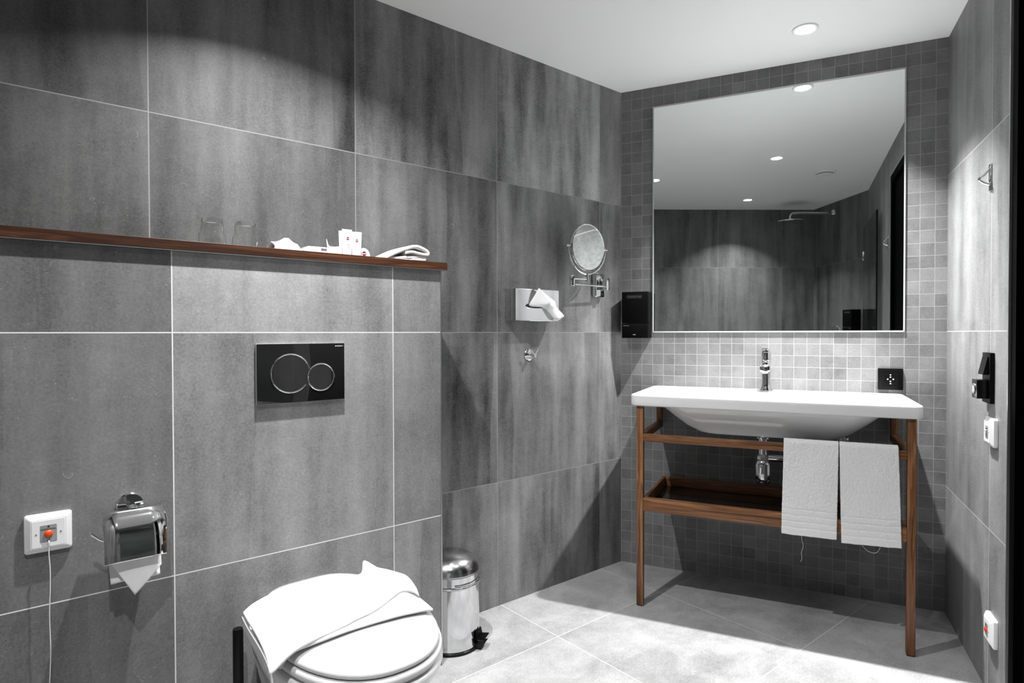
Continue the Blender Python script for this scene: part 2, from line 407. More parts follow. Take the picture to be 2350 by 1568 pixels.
# crumpled paper wrap on a low tray of sachets
def crumple(nu, nv, fn, amp, sc, seed):
    bm = bmesh.new()
    def g(u, v_):
        p = Vector(fn(u, v_)); q = Vector((u * sc, v_ * sc, seed)); nn = noise.noise_vector(q)
        return p + Vector((nn.x, nn.y, abs(nn.z))) * amp
    add_grid(bm, g, nu, nv); return bm
bm = crumple(8, 6, lambda u, v_: (.584 + .090 * u, .130 + (v_ - .5) * .08, ST + .003 + max(.030 * math.sin(PI * v_) ** .7 * min(1, (1 - u) * 5), .047 * math.sin(PI * min(1, max(0, (u - .05) / .8))) ** .7 * math.sin(PI * v_) ** .7)), .011, 4.6, 7.0)
tag(obj('crumpled_wrapper', bm, 'paper', None, 12, [('SOLIDIFY', dict(thickness=.0008, offset=1))]), 'crumpled white paper wrapper on the shelf right of the two glasses', 'wrapper').matrix_world = F['H']
t = thing('flat_packet', 'low flat white packet lying on the shelf between the wrapper and the tubes', 'packet', at('H', .727, -.12, ST))
obj('packet_body', box(-.052, .050, -.030, .030, .0002, .030, .006, 3), 'paper', t)
obj('packet_flap', box(-.012, .006, -.0310, -.0302, .020, .026, 0), 'print_grey', t, 0)['label'] = 'grey printed edge'
def sail(u, v_): # pointed paper sleeve
    h = .063 - .020 * min(1, u * 3.2)
    return (.757 + .050 * u + .012 * (1 - v_) * (1 - u), .150 + .012 * math.sin(u * 5), ST + .0005 + h * v_)
tag(obj('paper_sleeve', crumple(8, 5, sail, .002, 4, 5.0), 'paper', None, 20, [('SOLIDIFY', dict(thickness=.0012, offset=1))]), 'pointed white paper sleeve standing behind the toiletry tubes', 'paper sleeve').matrix_world = F['H']
# toiletry tubes
def logo(parent, x_, y_, z_, r):
    bm = bmesh.new(); n = 28; pts = []
    for i in range(n):
        a = 2 * PI * i / n; k = r / (abs(math.cos(a)) ** 1.35 + abs(math.sin(a)) ** 1.35) ** (1 / 1.35)
        pts.append((k * 1.15 * math.cos(a), k * math.sin(a)))
    add_loft(bm, [[(x_ + p, y_, z_ + q) for p, q in pts], [(x_ + p, y_ - .0003, z_ + q) for p, q in pts]])
    obj('emblem', bm, 'logo_red', parent, 0)['label'] = 'dark red round emblem'
    obj('emblem_band', box(x_ - r * .95, x_ + r * .95, y_ - .0006, y_ - .0003, z_ - r * .17, z_ + r * .17), 'print_white', parent, 0)
    bm = bmesh.new(); up_ = [p for p in pts if p[1] >= r * .22]
    add_loft(bm, [[(x_ + p, y_ - .0003, z_ + q) for p, q in up_], [(x_ + p, y_ - .0006, z_ + q) for p, q in up_]])
    obj('emblem_top', bm, 'logo_dark', parent, 0)['label'] = 'dark blue upper half of the emblem'
def print_lines(parent, x_, y_, rows, mat='print_grey'):
    bm = bmesh.new()
    for z_, w_ in rows:
        xx = -w_ / 2
        while xx < w_ / 2:
            k = random.uniform(.0007, .0018); add_box(bm, x_ + xx, x_ + min(xx + k, w_ / 2), y_ - .0003, y_, z_ - .0006, z_ + .0006); xx += k + .0005
    obj('printed_lines', bm, mat, parent, 0)
def tube_pack(s, off, rot, label, pink, h=.094):
    t = thing('toiletry_tube', label, 'tube', at('H', s, off, ST) @ Matrix.Rotation(rot, 4, 'Z'), 'toiletry tubes on the walnut shelf')
    rings = []
    for z_, hx, hy in ((.012, .0135, .0115), (.016, .0140, .0118), (.045, .0150, .0080), (.075, .0160, .0035), (h - .007, .0165, .0011), (h, .0165, .0010)):
        rings.append([(p, q, z_) for p, q in rrect(0, 0, hx, hy, hy * .98, 5)])
    obj('tube_body', add_loft(bmesh.new(), rings), 'tube_white', t)
    obj('cap', lathe([(.0118, .0), (.0128, .001), (.0126, .0118)]), 'white_plastic', t)
    # artwork follows the flattened front of the tube
    logo(t, 0, -.0062, h - .029, .0050)
    print_lines(t, 0, -.0085, [(h - .047, .015), (h - .050, .012)])
    print_lines(t, 0, -.0098, [(h - .056, .011)], 'print_pink' if pink else 'print_grey')
tube_pack(.811, -.142, math.radians(-6), 'white toiletry tube half hidden behind the other two tubes', False)
tube_pack(.806, -.108, math.radians(0), 'white toiletry tube with red emblem and grey print, left of the front pair', False)
tube_pack(.8395, -.112, math.radians(-12), 'white toiletry tube with red emblem and pinkish print, right of the front pair', True, .090)
t = thing('soap_packet', 'small round-topped white soap packet with red emblem beside the tubes', 'soap packet', at('H', .866, -.120, ST) @ Matrix.Rotation(math.radians(-10), 4, 'Z'))
pr = [(-.021, 0), (.021, 0), (.021, .018), (.018, .030), (.011, .039), (0, .043), (-.011, .039), (-.018, .030), (-.021, .018)]
bm = add_loft(bmesh.new(), [[(p, -.007, q) for p, q in pr], [(p, .007, q) for p, q in pr]])
bmesh.ops.bevel(bm, geom=list(bm.edges), offset=.002, segments=2, affect='EDGES')
obj('packet_body', bm, 'tube_white', t); logo(t, .001, -.0072, .024, .0075); print_lines(t, 0, -.0072, [(.011, .018), (.007, .024)])
# folded washcloths
def fold_cloth(name, layers, label, M):
    t = thing(name, label, 'washcloth', M)
    for path, wd in layers:
        bm = bmesh.new(); pts = smooth_path([(p[0], 0, p[1]) for p in path], 6)
        def g(u, v_):
            k = u * (len(pts) - 1); i = min(int(k), len(pts) - 2); p = pts[i].lerp(pts[i + 1], k - i)
            nn = noise.noise(Vector((p.x * 40, v_ * 4, p.z * 40))) * .0012
            return (p.x + nn, (v_ - .5) * wd, p.z + nn)
        add_grid(bm, g, 60, 12)
        obj('cloth_layer', bm, 'terry', t, 80, [('SOLIDIFY', dict(thickness=.012, offset=0)), ('SUBSURF', dict(levels=1, render_levels=1))])
    return t
fold_cloth('folded_washcloth', [([(.072, .006), (-.02, .006), (-.055, .0065), (.0, .016), (.045, .020), (.068, .018), (.073, .014), (.060, .012), (.02, .012)], .10),
                                ([(-.078, .0065), (-.045, .024), (-.01, .040), (.03, .053), (.060, .049), (.079, .040), (.080, .030), (.06, .030), (.02, .034), (-.005, .030)], .11)],
           'folded white terry washcloth at the right end of the walnut shelf', at('H', .985, -.105, ST))

# ---------------------------------------------------------------- flush plate
t = thing('flush_plate', 'shiny black rectangular flush plate with two round buttons on the toilet wall', 'flush plate', at('H', .6195, 0, .984))
obj('back_frame', box(-.1235, .1235, -.010, -.0002, -.082, .082, .003), 'aluminium', t)['label'] = 'silver edge frame'
fp = simple('flush_gloss', (.012, .012, .012), .04, 0, 1.0, noise_amt=0, Coat_Weight=1.0)
obj('front_panel', box(-.1225, .1225, -.0125, -.0101, -.081, .081, .0012), 'flush_gloss', t)
for nm, cx_, cz_, R_ in (('large_button', -.0335, .0, .0545), ('small_button', .0520, -.0135, .0395)):
    b_ = obj(nm, lathe([(R_ - .0035, -.0126), (R_ - .0035, -.0142), (.001, -.0143)], (cx_, 0, cz_), 'y', 64), 'flush_gloss', t)
    a0, a1 = (0, 2 * PI)
    if nm == 'large_button': a0, a1 = math.radians(12), math.radians(322)
    obj('button_ring', add_torus(bmesh.new(), (cx_, -.0132, cz_), R_ - .0018, .0020, 'y', a0, a1, 72, 10), 'chrome', b_)['label'] = 'thin chrome ring'
bm = text_bm('GEBERIT', .0046, .0002, 1.15); shift(bm, .1085, -.0128, .073); add_box(bm, .0945, .0975, -.0130, -.0126, .0716, .0744)
obj('brand_lettering', bm, 'print_white', t, 0)

# ---------------------------------------------------------------- emergency call plates
def call_plate(label, M, button, wide=True, cord=False, word='NÖDSIGNAL'):
    t = thing('emergency_call_plate', label, 'call button', M, 'white emergency call plates')
    rings = [[(p, y_, q) for p, q in rrect(0, 0, hx, hy, r, 5)] for hx, hy, r, y_ in (
        (.0415, .0415, .006, -.0002), (.0425, .0425, .006, -.006), (.0415, .0415, .006, -.010), (.0310, .0310, .002, -.0165), (.0300, .0300, .002, -.0160), (.0288, .0288, .002, -.0172))]
    obj('cover_frame', add_loft(bmesh.new(), rings), 'white_plastic', t)
    rings = [[(p, y_, q) for p, q in rrect(0, 0, hx, .0185, .0015, 3)] for hx, y_ in ((.0148, -.0170), (.0148, -.0176), (.0143, -.0178))]
    obj('centre_insert', add_loft(bmesh.new(), rings), 'grey_insert', t)
    for k in (-1, 1): obj('screw', lathe([(.0018, -.0170), (.0018, -.0178), (.0001, -.0182)], (k * .0215, 0, 0), 'y', 14), 'brushed_steel', t)
    if button:
        obj('push_button', lathe([(.0080, -.0176), (.0078, -.0198), (.0062, -.0216), (.0030, -.0226), (.0002, -.0228)], (0, 0, -.001), 'y', 32), button, t)['label'] = 'round coloured push button'
        bm = text_bm(word, .0048, .0002, .98); shift(bm, 0, -.0179, .0092); obj('lettering', bm, 'print_dark', t, 0)
        obj('indicator', lathe([(.0020, -.0177), (.0020, -.0181)], (0, 0, .0148), 'y', 18), 'print_dark', t)
    else:
        obj('slider', box(-.0055, .0055, -.0205, -.0177, -.012, .006, .001), 'grey_insert', t)
        obj('indicator', box(-.009, .009, -.0182, -.0177, .009, .0115), 'print_dark', t)
    if cord:
        obj('cord_hole', lathe([(.0022, -.0177), (.0022, -.0182)], (0, 0, -.0150), 'y', 16), 'print_dark', t)
        pts = [(0, -.0185, -.0150), (.0003, -.0215, -.0185), (0, -.0215, -.026)]
        for i in range(14): pts.append((.0012 * math.sin(i * 1.35) + .0010 * math.sin(i * .6), -.0215 - .0008 * math.sin(i), -.045 - i * .038))
        bm = tube(smooth_path(pts, 6), .0011, 8); add_lathe(bm, [(.0011, -.0195), (.0022, -.0185), (.0022, -.0265), (.0011, -.029)], (0, -.0215, 0), 'z', 12)
        obj('pull_cord', bm, 'cord_white', t)['label'] = 'long thin white pull cord'
        obj('cord_handle', lathe([(.002, -.54), (.009, -.545), (.009, -.565), (.002, -.57)], (0, -.0215, 0), 'z', 20), 'white_plastic', t)
call_plate('white emergency call plate with orange button and long pull cord, beside the toilet roll', at('H', .0555, 0, .658), 'orange_button', cord=True)
call_plate('white wall plate with grey insert on the right wall, just under the black switch unit', at('R', -2.226, 0, .797), None)
call_plate('white emergency call plate with red button low on the right wall near the floor', at('R', -2.212, 0, .2130), 'red_button')

# ---------------------------------------------------------------- black switch unit on the right wall
t = thing('light_switch_unit', 'tall black double switch unit with lit control knob on the right wall', 'switch', at('R', -2.263, 0, .9555))
obj('cover_frame', box(-.0405, .0405, -.0115, -.0002, -.0755, .0755, .0012), 'socket_black', t)
rk = bmesh.new(); pr = [(-.0113, .063), (-.0145, .063), (-.0255, .010), (-.0113, .010)]
add_loft(rk, [[(-.0275, a, b_) for a, b_ in pr], [(.0275, a, b_) for a, b_ in pr]]); obj('rocker_switch', rk, 'socket_black', t, 0)
obj('control_unit', box(-.0275, .0275, -.0400, -.0117, -.062, -.006, .0015), 'black_plastic', t)
kb = lathe([(.0165, -.0402), (.0165, -.0425), (.0155, -.0432)], (0, 0, -.034), 'y', 32); obj('control_knob', kb, 'brushed_steel', t)
dg = bmesh.new()
for z_, w_ in ((-.027, .006), (-.034, .004), (-.041, .006)): add_box(dg, -w_ / 2, w_ / 2, -.0440, -.0434, z_ - .0012, z_ + .0012)
add_box(dg, .002, .0035, -.0440, -.0434, -.040, -.028); obj('lit_digit', dg, 'display_glow', t, 0)['label'] = 'glowing pale blue digit'

# ---------------------------------------------------------------- wall socket beside the mirror
t = thing('wall_socket', 'square black power socket on the mosaic wall right of the tap', 'socket', at('M', .3525, 0, .9055))
obj('cover_frame', box(-.0430, .0430, -.0100, -.0002, -.0425, .0425, .0015), 'socket_black', t)
bm = bmesh.new(); rg = [[(p, y_, q) for p, q in rrect(0, 0, .0275, .0275, .002, 6)] for y_ in (-.0101, -.0122)]
ca = [[(R_ * math.cos(a) * 1, y_, R_ * math.sin(a)) for a in [(k + i / 6) * PI / 2 for k in range(4) for i in range(7)]] for R_, y_ in ((.0205, -.0125), (.0195, -.0103), (.001, -.0103))]
add_loft(bm, rg + ca, False, True); obj('socket_insert', bm, 'socket_black', t)
pn = bmesh.new()
for a, b_ in ((.0095, 0), (-.0095, 0), (0, .0085), (0, -.0085), (0, .0175), (0, -.0175)): add_lathe(pn, [(.0026, -.0104), (.0026, -.0116), (.001, -.0119)], (a, 0, b_), 'y', 14)
obj('contacts', pn, 'white_trim', t)['label'] = 'shiny metal contacts'

# ---------------------------------------------------------------- toilet roll holder
t = thing('toilet_roll_holder', 'chrome toilet roll holder with curved lid on the toilet wall', 'toilet roll holder', at('H', .208, 0, .637))
fl = lathe([(.0290, -.0002), (.0290, -.004), (.0262, -.0075), (.010, -.009)], (.002, 0, .052), 'y', 48); obj('wall_flange', fl, 'chrome', t)
st_ = tube(smooth_path([(.002, -.008, .052), (.002, -.030, .052), (.002, -.045, .050), (.002, -.056, .049)], 5), .0095, 20)
obj('stem', st_, 'chrome', t)
cv = bmesh.new(); pts = [(-.030, .0500), (-.045, .0525), (-.060, .0535)]
for q_ in smooth_path([(-.0615, .0530, 0), (-.078, .0400, 0), (-.091, .020, 0), (-.099, -.004, 0), (-.1035, -.026, 0), (-.105, -.048, 0)], 5): pts.append((q_.x, q_.y))
def cvf(u, v_):
    k = u * (len(pts) - 1); i = min(int(k), len(pts) - 2); f_ = k - i
    y_ = pts[i][0] * (1 - f_) + pts[i + 1][0] * f_; z_ = pts[i][1] * (1 - f_) + pts[i + 1][1] * f_
    return (-.0595 + .119 * v_, y_, z_)
add_grid(cv, cvf, 40, 4); obj('curved_lid', cv, 'chrome', t, 60, [('SOLIDIFY', dict(thickness=.0012, offset=1))])
ar = tube(smooth_path([(.056, -.058, .045), (.063, -.066, .030), (.063, -.070, .006), (.058, -.070, -.001), (.040, -.070, -.002), (0, -.070, -.002), (-.050, -.070, -.002), (-.062, -.070, .000), (-.071, -.070, .008), (-.080, -.070, .0165)], 5), .0042, 14)
obj('roll_arm', ar, 'chrome', t)
t = thing('toilet_roll', 'white toilet roll with a folded pointed sheet hanging below the chrome lid', 'toilet roll', at('H', .208, .060, .6340))
R0, R1 = .0195, .0380
rl = add_loft(bmesh.new(), [[(x_, R_ * math.cos(2 * PI * i / 48), R_ * math.sin(2 * PI * i / 48)) for i in range(48)] for x_, R_ in ((-.050, R0), (-.050, R1 - .001), (-.049, R1), (.049, R1), (.050, R1 - .001), (.050, R0), (-.050, R0))], False, False)
bmesh.ops.remove_doubles(rl, verts=rl.verts, dist=1e-6); obj('paper_roll', rl, 'paper', t)
sh_ = bmesh.new()
def tailf(u, v_):
    if u < .3: a = u / .3 * math.radians(80); return (-.050 + .100 * v_, -(R1 + .0008) * math.cos(a) , -(R1 + .0008) * math.sin(a) + .0)
    k = (u - .3) / .7; return (-.050 + .100 * v_ + .004 * k * (1 - v_), -(R1 + .0008) * math.cos(math.radians(80)) - .012 * k + .003 * math.sin(6 * v_) * k, -R1 - .0005 - .060 * k)
add_grid(sh_, tailf, 16, 8); obj('hanging_sheet', sh_, 'paper', t, 60, [('SOLIDIFY', dict(thickness=.0005, offset=0))])
tr = bmesh.new(); A, B_, C_, D_ = Vector((-.047, -.0230, -.048)), Vector((.051, -.0230, -.046)), Vector((.052, -.0255, -.074)), Vector((-.002, -.0285, -.1290))
def trf(u, v_):
    top = A.lerp(B_, u); bot = A.lerp(D_, u / .52) if u < .52 else D_.lerp(C_, (u - .52) / .48)
    p = top.lerp(bot, v_); return p + Vector((0, .0015 * math.sin(u * 7) * v_ - .002, 0))
add_grid(tr, trf, 25, 10); bmesh.ops.remove_doubles(tr, verts=tr.verts, dist=1e-5)
obj('folded_point', tr, 'paper', t, 60, [('SOLIDIFY', dict(thickness=.0006, offset=0))])

# ---------------------------------------------------------------- tissue box on the left wall
t = thing('tissue_dispenser', 'chrome wall-mounted tissue box on the grey stone wall left of the basin', 'tissue box', at('L', 1.649, 0, 1.2065))
bm = bmesh.new()
prof = [(-.119, -.0005, 0), (-.119, -.052, 0), (-.117, -.060, 0)]
rings = []
for i in range(13):
    u = i / 12; x_ = -.117 + .234 * u; rings.append((x_, -.0600 - .0045 * abs(2 * u - 1) ** 3))
path = [(-.119, -.0005), (-.119, -.050), (-.1182, -.0600)] + rings + [(.1182, -.0600), (.119, -.050), (.119, -.0005)]
# front/side shell as a solid block with a hole for the tissue
outl = path; add_loft(bm, [[(x_, y_, -.0620) for x_, y_ in outl], [(x_, y_, .0620) for x_, y_ in outl]])
obj('steel_case', bm, 'brushed_chrome' if 'brushed_chrome' in MATS else 'polished_steel', t, 40)
obj('case_edge', box(-.119, .119, -.0655, -.0008, -.0642, -.0622, .0006), 'chrome', t); obj('case_edge', box(-.119, .119, -.0655, -.0008, .0622, .0636, .0006), 'chrome', t)
bm = bmesh.new(); n = 40; o_ = [(-.008 + .060 * math.cos(2 * PI * i / n), -.003 + .0135 * math.sin(2 * PI * i / n)) for i in range(n)]; i_ = [(-.008 + .056 * math.cos(2 * PI * i / n), -.003 + .0105 * math.sin(2 * PI * i / n)) for i in range(n)]
add_loft(bm, [[(p, -.0598, q) for p, q in o_], [(p, -.0618, q) for p, q in o_], [(p, -.0618, q) for p, q in i_], [(p, -.0604, q) for p, q in i_]], False, True)
obj('slot_rim', bm, 'chrome', t)['label'] = 'oval slot rim'
obj('slot_opening', add_loft(bmesh.new(), [[(p * .98 - .0001, y_, q * .98) for p, q in i_] for y_ in (-.0606, -.0609)]), 'print_dark', t, 0)['label'] = 'dark slot opening'
t = thing('paper_tissue', 'white paper tissue pulled out of the chrome tissue box', 'tissue', at('L', 1.649, 0, 1.2065))
TP = lambda s, z_, off: Vector((s - 1.649, -off, z_ - 1.2065))
O_ = [TP(1.640, 1.275, .080), TP(1.735, 1.224, .074), TP(1.741, 1.200, .076), TP(1.757, 1.185, .080), TP(1.778, 1.163, .086), TP(1.748, 1.146, .084), TP(1.725, 1.151, .078), TP(1.688, 1.190, .069), TP(1.664, 1.199, .0655), TP(1.612, 1.200, .0640), TP(1.600, 1.206, .0645)]
cen = TP(1.690, 1.212, .092); bm = bmesh.new(); n = len(O_)
ringv = []
for k in range(1, 7):
    f_ = k / 6; ring = []
    for i in range(n * 4):
        a = O_[i // 4]; c_ = O_[(i // 4 + 1) % n]; e_ = a.lerp(c_, (i % 4) / 4); p = cen.lerp(e_, f_)
        nn = noise.noise(Vector((p.x * 45, p.z * 45, 2.0))); p = p + Vector((0, -abs(nn) * .010 * (1 - .5 * f_), 0)); ring.append(bm.verts.new(p))
    ringv.append(ring)
cv_ = bm.verts.new(cen)
for i in range(n * 4): bm.faces.new((cv_, ringv[0][i], ringv[0][(i + 1) % (n * 4)]))
for a, c_ in zip(ringv, ringv[1:]):
    for i in range(n * 4): j = (i + 1) % (n * 4); bm.faces.new((a[i], c_[i], c_[j], a[j]))
obj('tissue_sheet', bm, 'paper', t, 25, [('SOLIDIFY', dict(thickness=.0005, offset=0))])

# ---------------------------------------------------------------- round double hook under the tissue box
t = thing('robe_hook', 'round chrome wall hook with two pegs under the tissue box', 'hook', at('L', 1.656, 0, 1.003))
obj('wall_flange', lathe([(.0245, -.0002), (.0250, -.0025), (.0235, -.0045), (.009, -.0050)], (0, 0, 0), 'y', 48), 'chrome', t)
obj('hook_stem', lathe([(.0078, -.004), (.0078, -.040), (.0070, -.0425), (.0010, -.0428)], (0, 0, 0), 'y', 32), 'chrome', t)
for k in (-1, 1): obj('hook_peg', tube([(0, -.036, 0), (k * .018, -.036, .022), (k * .0195, -.036, .0238)], [.0040, .0040, .0034], 16), 'chrome', t)

# ---------------------------------------------------------------- shaving mirror on its arm
t = thing('shaving_mirror', 'round chrome magnifying mirror on a swing arm on the left wall', 'mirror', at('L', 2.058, 0, 1.313))
obj('wall_plate', box(-.024, .036, -.026, -.0002, -.058, .054, .006, 3), 'chrome', t)
hb = box(.002, .022, -.068, -.026, -.027, .027, .002); obj('hinge_block', hb, 'chrome', t)
arm = bmesh.new(); J = Vector((-.223, -.076, .0)); H0 = Vector((.010, -.062, -.012))
add_tube(arm, [H0, J + Vector((0, 0, -.012))], .0050, 16); obj('swing_arm', arm, 'chrome', t)
obj('elbow_joint', lathe([(.0115, -.022), (.0125, -.020), (.0125, .020), (.0115, .022)], (J.x, J.y, .0020), 'z', 28), 'chrome', t)
MC = Vector((-.158, -.100, .1445))
K = Vector((MC.x, MC.y, .013))
obj('upper_arm', tube([(J.x, J.y, .013), (K.x, K.y, .013)], .0055, 16), 'chrome', t)
obj('pivot_post', lathe([(.0065, .001), (.0065, .034)], (K.x, K.y, 0), 'z', 20), 'chrome', t)
RM = .1015
obj('yoke', add_torus(bmesh.new(), (MC.x, MC.y, MC.z), RM + .012, .0035, 'y', math.radians(176), math.radians(364), 60, 10), 'chrome', t)
hd = thing('mirror_head', '', '', Matrix.Identity(4)); bpy.data.objects.remove(hd)
obj('mirror_rim', lathe([(RM - .006, -.0085), (RM - .002, -.0095), (RM, -.006), (RM, .006), (RM - .002, .0095), (RM - .006, .0085), (.001, .009)], tuple(MC), 'y', 72, False, True), 'chrome', t)
pf = [(RM - .0055, -.0085)] + [((RM - .0055) * (1 - i / 10), -.0085 + .0022 * (1 - (1 - i / 10) ** 2)) for i in range(1, 10)] + [(.0005, -.0063)]
obj('mirror_glass', lathe(pf, tuple(MC), 'y', 72, False, True), 'vanity_mirror', t)['label'] = 'round mirror face'
for k in (-1, 1): obj('side_knob', lathe([(.0035, k * (RM - .001)), (.0035, k * (RM + .018)), (.0055, k * (RM + .018)), (.0055, k * (RM + .022)), (.001, k * (RM + .023))], tuple(MC), 'x', 18), 'chrome', t)

# ---------------------------------------------------------------- big mirror
t = thing('wall_mirror', 'large square frameless mirror with thin pale trim above the washbasin', 'mirror', at('M', 0, 0, 0))
x0, x1, z0, z1 = -.594, .4005, 1.0945, 2.138
obj('mirror_glass', box(x0 + .004, x1 - .004, -.0030, -.0002, z0 + .004, z1 - .004), 'glass_mirror', t, 0)
fr = bmesh.new()
for a in ((x0, x1, z0, z0 + .0055), (x0, x1, z1 - .0055, z1), (x0, x0 + .0045, z0, z1), (x1 - .0045, x1, z0, z1)): add_box(fr, a[0], a[1], -.0065, -.0002, a[2], a[3])
obj('edge_trim', fr, 'pale_trim', t, 0)['label'] = 'thin pale edge trim'

# ---------------------------------------------------------------- black soap dispensers
def dispenser(label, M):
    t = thing('soap_dispenser', label, 'soap dispenser', M, 'black wall soap dispensers')
    obj('body', box(-.060, .060, -.080, -.0002, -.0365, .1065, .0015), 'black_soft', t)
    obj('push_panel', box(-.060, .060, -.0805, -.0002, -.1050, -.0380, .0015), 'black_soft', t)
    fr_ = bmesh.new()
    for a in ((-.036, .031, .0895, .0902), (-.036, .031, .0775, .0782), (-.036, -.0353, .0775, .0902), (.0303, .031, .0775, .0902)): add_box(fr_, a[0], a[1], -.0803, -.0800, a[2], a[3])
    obj('label_frame', fr_, 'print_dim', t, 0)['label'] = 'thin grey frame'
    b_ = bmesh.new(); xx = -.031
    while xx < .026:
        k = random.uniform(.0012, .0030); add_box(b_, xx, xx + k, -.0803, -.0800, .0825, .0850); xx += k + (.0030 if abs(xx - .006) < .003 else .0006)
    obj('small_print', b_, 'print_grey', t, 0); b_ = bmesh.new(); xx = -.053
    while xx < -.026:
        k = random.uniform(.0012, .0030); add_box(b_, xx, xx + k, -.0808, -.0805, -.0500, -.0470); xx += k + .0006
    obj('small_print', b_, 'print_grey', t, 0)
    w_ = text_bm('PUSH', .0050, .0002); shift(w_, -.002, -.0807, -.0900); obj('push_lettering', w_, 'print_white', t, 0)
    return t
dispenser('black box soap dispenser on the mosaic wall at the left of the big mirror', at('M', -.6595, 0, 1.1745))
dispenser('black box soap dispenser on the shower wall, seen only reflected in the mirror', at('S', -.170, 0, 1.1745))

# ---------------------------------------------------------------- washbasin
t = thing('washbasin', 'wide white ceramic washbasin resting on the walnut stand', 'washbasin', at('M', -.0980, 0, 0))
def ring(cx_, cy_, hx, hy, r, z_): return [(p, -q, z_) for p, q in rrect(cx_, cy_, hx, hy, r, 8)]
HX, HY, CY = .4935, .2255, .2265
rg = [ring(0, .225, .08, .05, .03, .690), ring(0, .225, .215, .095, .05, .6900), ring(0, .226, .255, .118, .07, .697), ring(0, .227, .300, .140, .08, .722),
      ring(0, .228, .350, .163, .09, .762), ring(0, .228, .385, .180, .09, .794), ring(0, .228, .390, .184, .09, .8020),
      ring(0, CY, HX - .012, HY - .010, .022, .8020), ring(0, CY, HX - .004, HY - .003, .028, .8035), ring(0, CY, HX, HY, .030, .809),
      ring(0, CY, HX, HY, .030, .842), ring(0, CY, HX - .0015, HY - .0015, .029, .8465), ring(0, CY, HX - .006, HY - .006, .026, .849),
      ring(0, CY, HX - .016, HY - .016, .020, .8490), ring(0, .262, HX - .030, .160, .030, .8462), ring(0, .262, HX - .052, .148, .050, .841), ring(0, .262, .36, .130, .080, .822),
      ring(0, .258, .28, .100, .070, .770), ring(0, .250, .20, .070, .050, .728), ring(0, .235, .06, .035, .030, .716)]
obj('basin_body', add_loft(bmesh.new(), rg), 'ceramic', t, 50)
obj('drain_ring', lathe([(.022, .7160), (.024, .7185), (.030, .7190), (.032, .7172)], (0, -.235, 0)), 'chrome', t)
obj('outlet_collar', lathe([(.030, .6895), (.038, .688), (.037, .682), (.026, .679), (.020, .6785)], (-.008, -.235, 0)), 'ceramic', t)
# tap
t = thing('basin_tap', 'chrome single-lever tap standing at the back of the washbasin', 'tap', at('M', -.104, .070, .8492))
obj('tap_body', lathe([(.0285, .0), (.0285, .003), (.0225, .014), (.0200, .030), (.0190, .060), (.0188, .100), (.0200, .118), (.0205, .124), (.0165, .128)]), 'chrome', t, 50)
rings = []
for y_, hx, hz, zc in ((-.004, .0190, .0170, .106), (-.030, .0200, .0165, .105), (-.075, .0205, .0150, .102), (-.112, .0205, .0140, .098), (-.124, .0185, .0120, .097), (-.127, .0140, .0080, .096)):
    rings.append([(p, y_, zc + q) for p, q in rrect(0, 0, hx, hz, .007, 4)])
obj('spout', add_loft(bmesh.new(), rings), 'chrome', t)
obj('aerator', lathe([(.0105, .078), (.0115, .080), (.0115, .086)], (0, -.106, 0), 'z', 28), 'brushed_steel', t)
lv = lathe([(.0170, .1285), (.0195, .1300), (.0200, .158), (.0175, .163), (.001, .164)]); obj('lever_base', lv, 'chrome', t, 50)
rings = []
for y_, hx, zc, h_ in ((.016, .012, .160, .004), (-.010, .0155, .1635, .0035), (-.060, .0150, .171, .0028), (-.098, .0140, .176, .0024), (-.104, .0115, .1768, .0016)):
    rings.append([(p, y_, zc + q) for p, q in rrect(0, 0, hx, h_, .0015, 3)])
obj('lever', add_loft(bmesh.new(), rings), 'chrome', t)
# trap
t = thing('bottle_trap', 'chrome bottle trap hanging under the middle of the washbasin', 'trap', at('M', -.108, .235, 0))
obj('inlet_pipe', lathe([(.0165, .6784), (.0245, .6775), (.0245, .672), (.0165, .671), (.0165, .600)]), 'chrome', t)
obj('pipe_nut', lathe([(.0165, .610), (.0235, .606), (.0245, .602), (.0245, .590), (.0225, .586), (.0225, .583), (.0275, .576)], n=10), 'chrome', t, 25)
obj('trap_cup', lathe([(.0235, .582), (.0280, .574), (.0295, .566), (.0295, .528), (.0315, .527), (.0315, .522), (.0295, .521), (.0295, .508), (.0265, .498), (.0225, .493), (.001, .492)]), 'chrome', t, 40)
obj('outlet_pipe', tube(smooth_path([(.018, 0, .596), (.075, .004, .596), (.120, .010, .596), (.150, .030, .596), (.155, .070, .596), (.155, .2348, .596)], 5), .0145, 20), 'chrome', t)
obj('wall_rosette', lathe([(.015, .2340), (.030, .2340), (.030, .228), (.015, .226)], (.155, 0, .596), 'y', 32, False, False), 'chrome', t)
t = thing('angle_valve', 'small chrome shut-off valve with hose on the mosaic wall behind the towels', 'valve', at('M', .185, 0, .655))
obj('valve_body', lathe([(.014, -.0004), (.022, -.0006), (.022, -.006), (.011, -.008), (.011, -.045), (.001, -.046)], axis='y', n=24), 'chrome', t)
obj('supply_hose', tube(smooth_path([(0, -.035, .006), (-.004, -.034, .018), (-.04, -.030, .024), (-.09, -.026, .022), (-.13, -.020, .024), (-.15, -.006, .026)], 6), .0040, 10), 'brushed_steel', t)

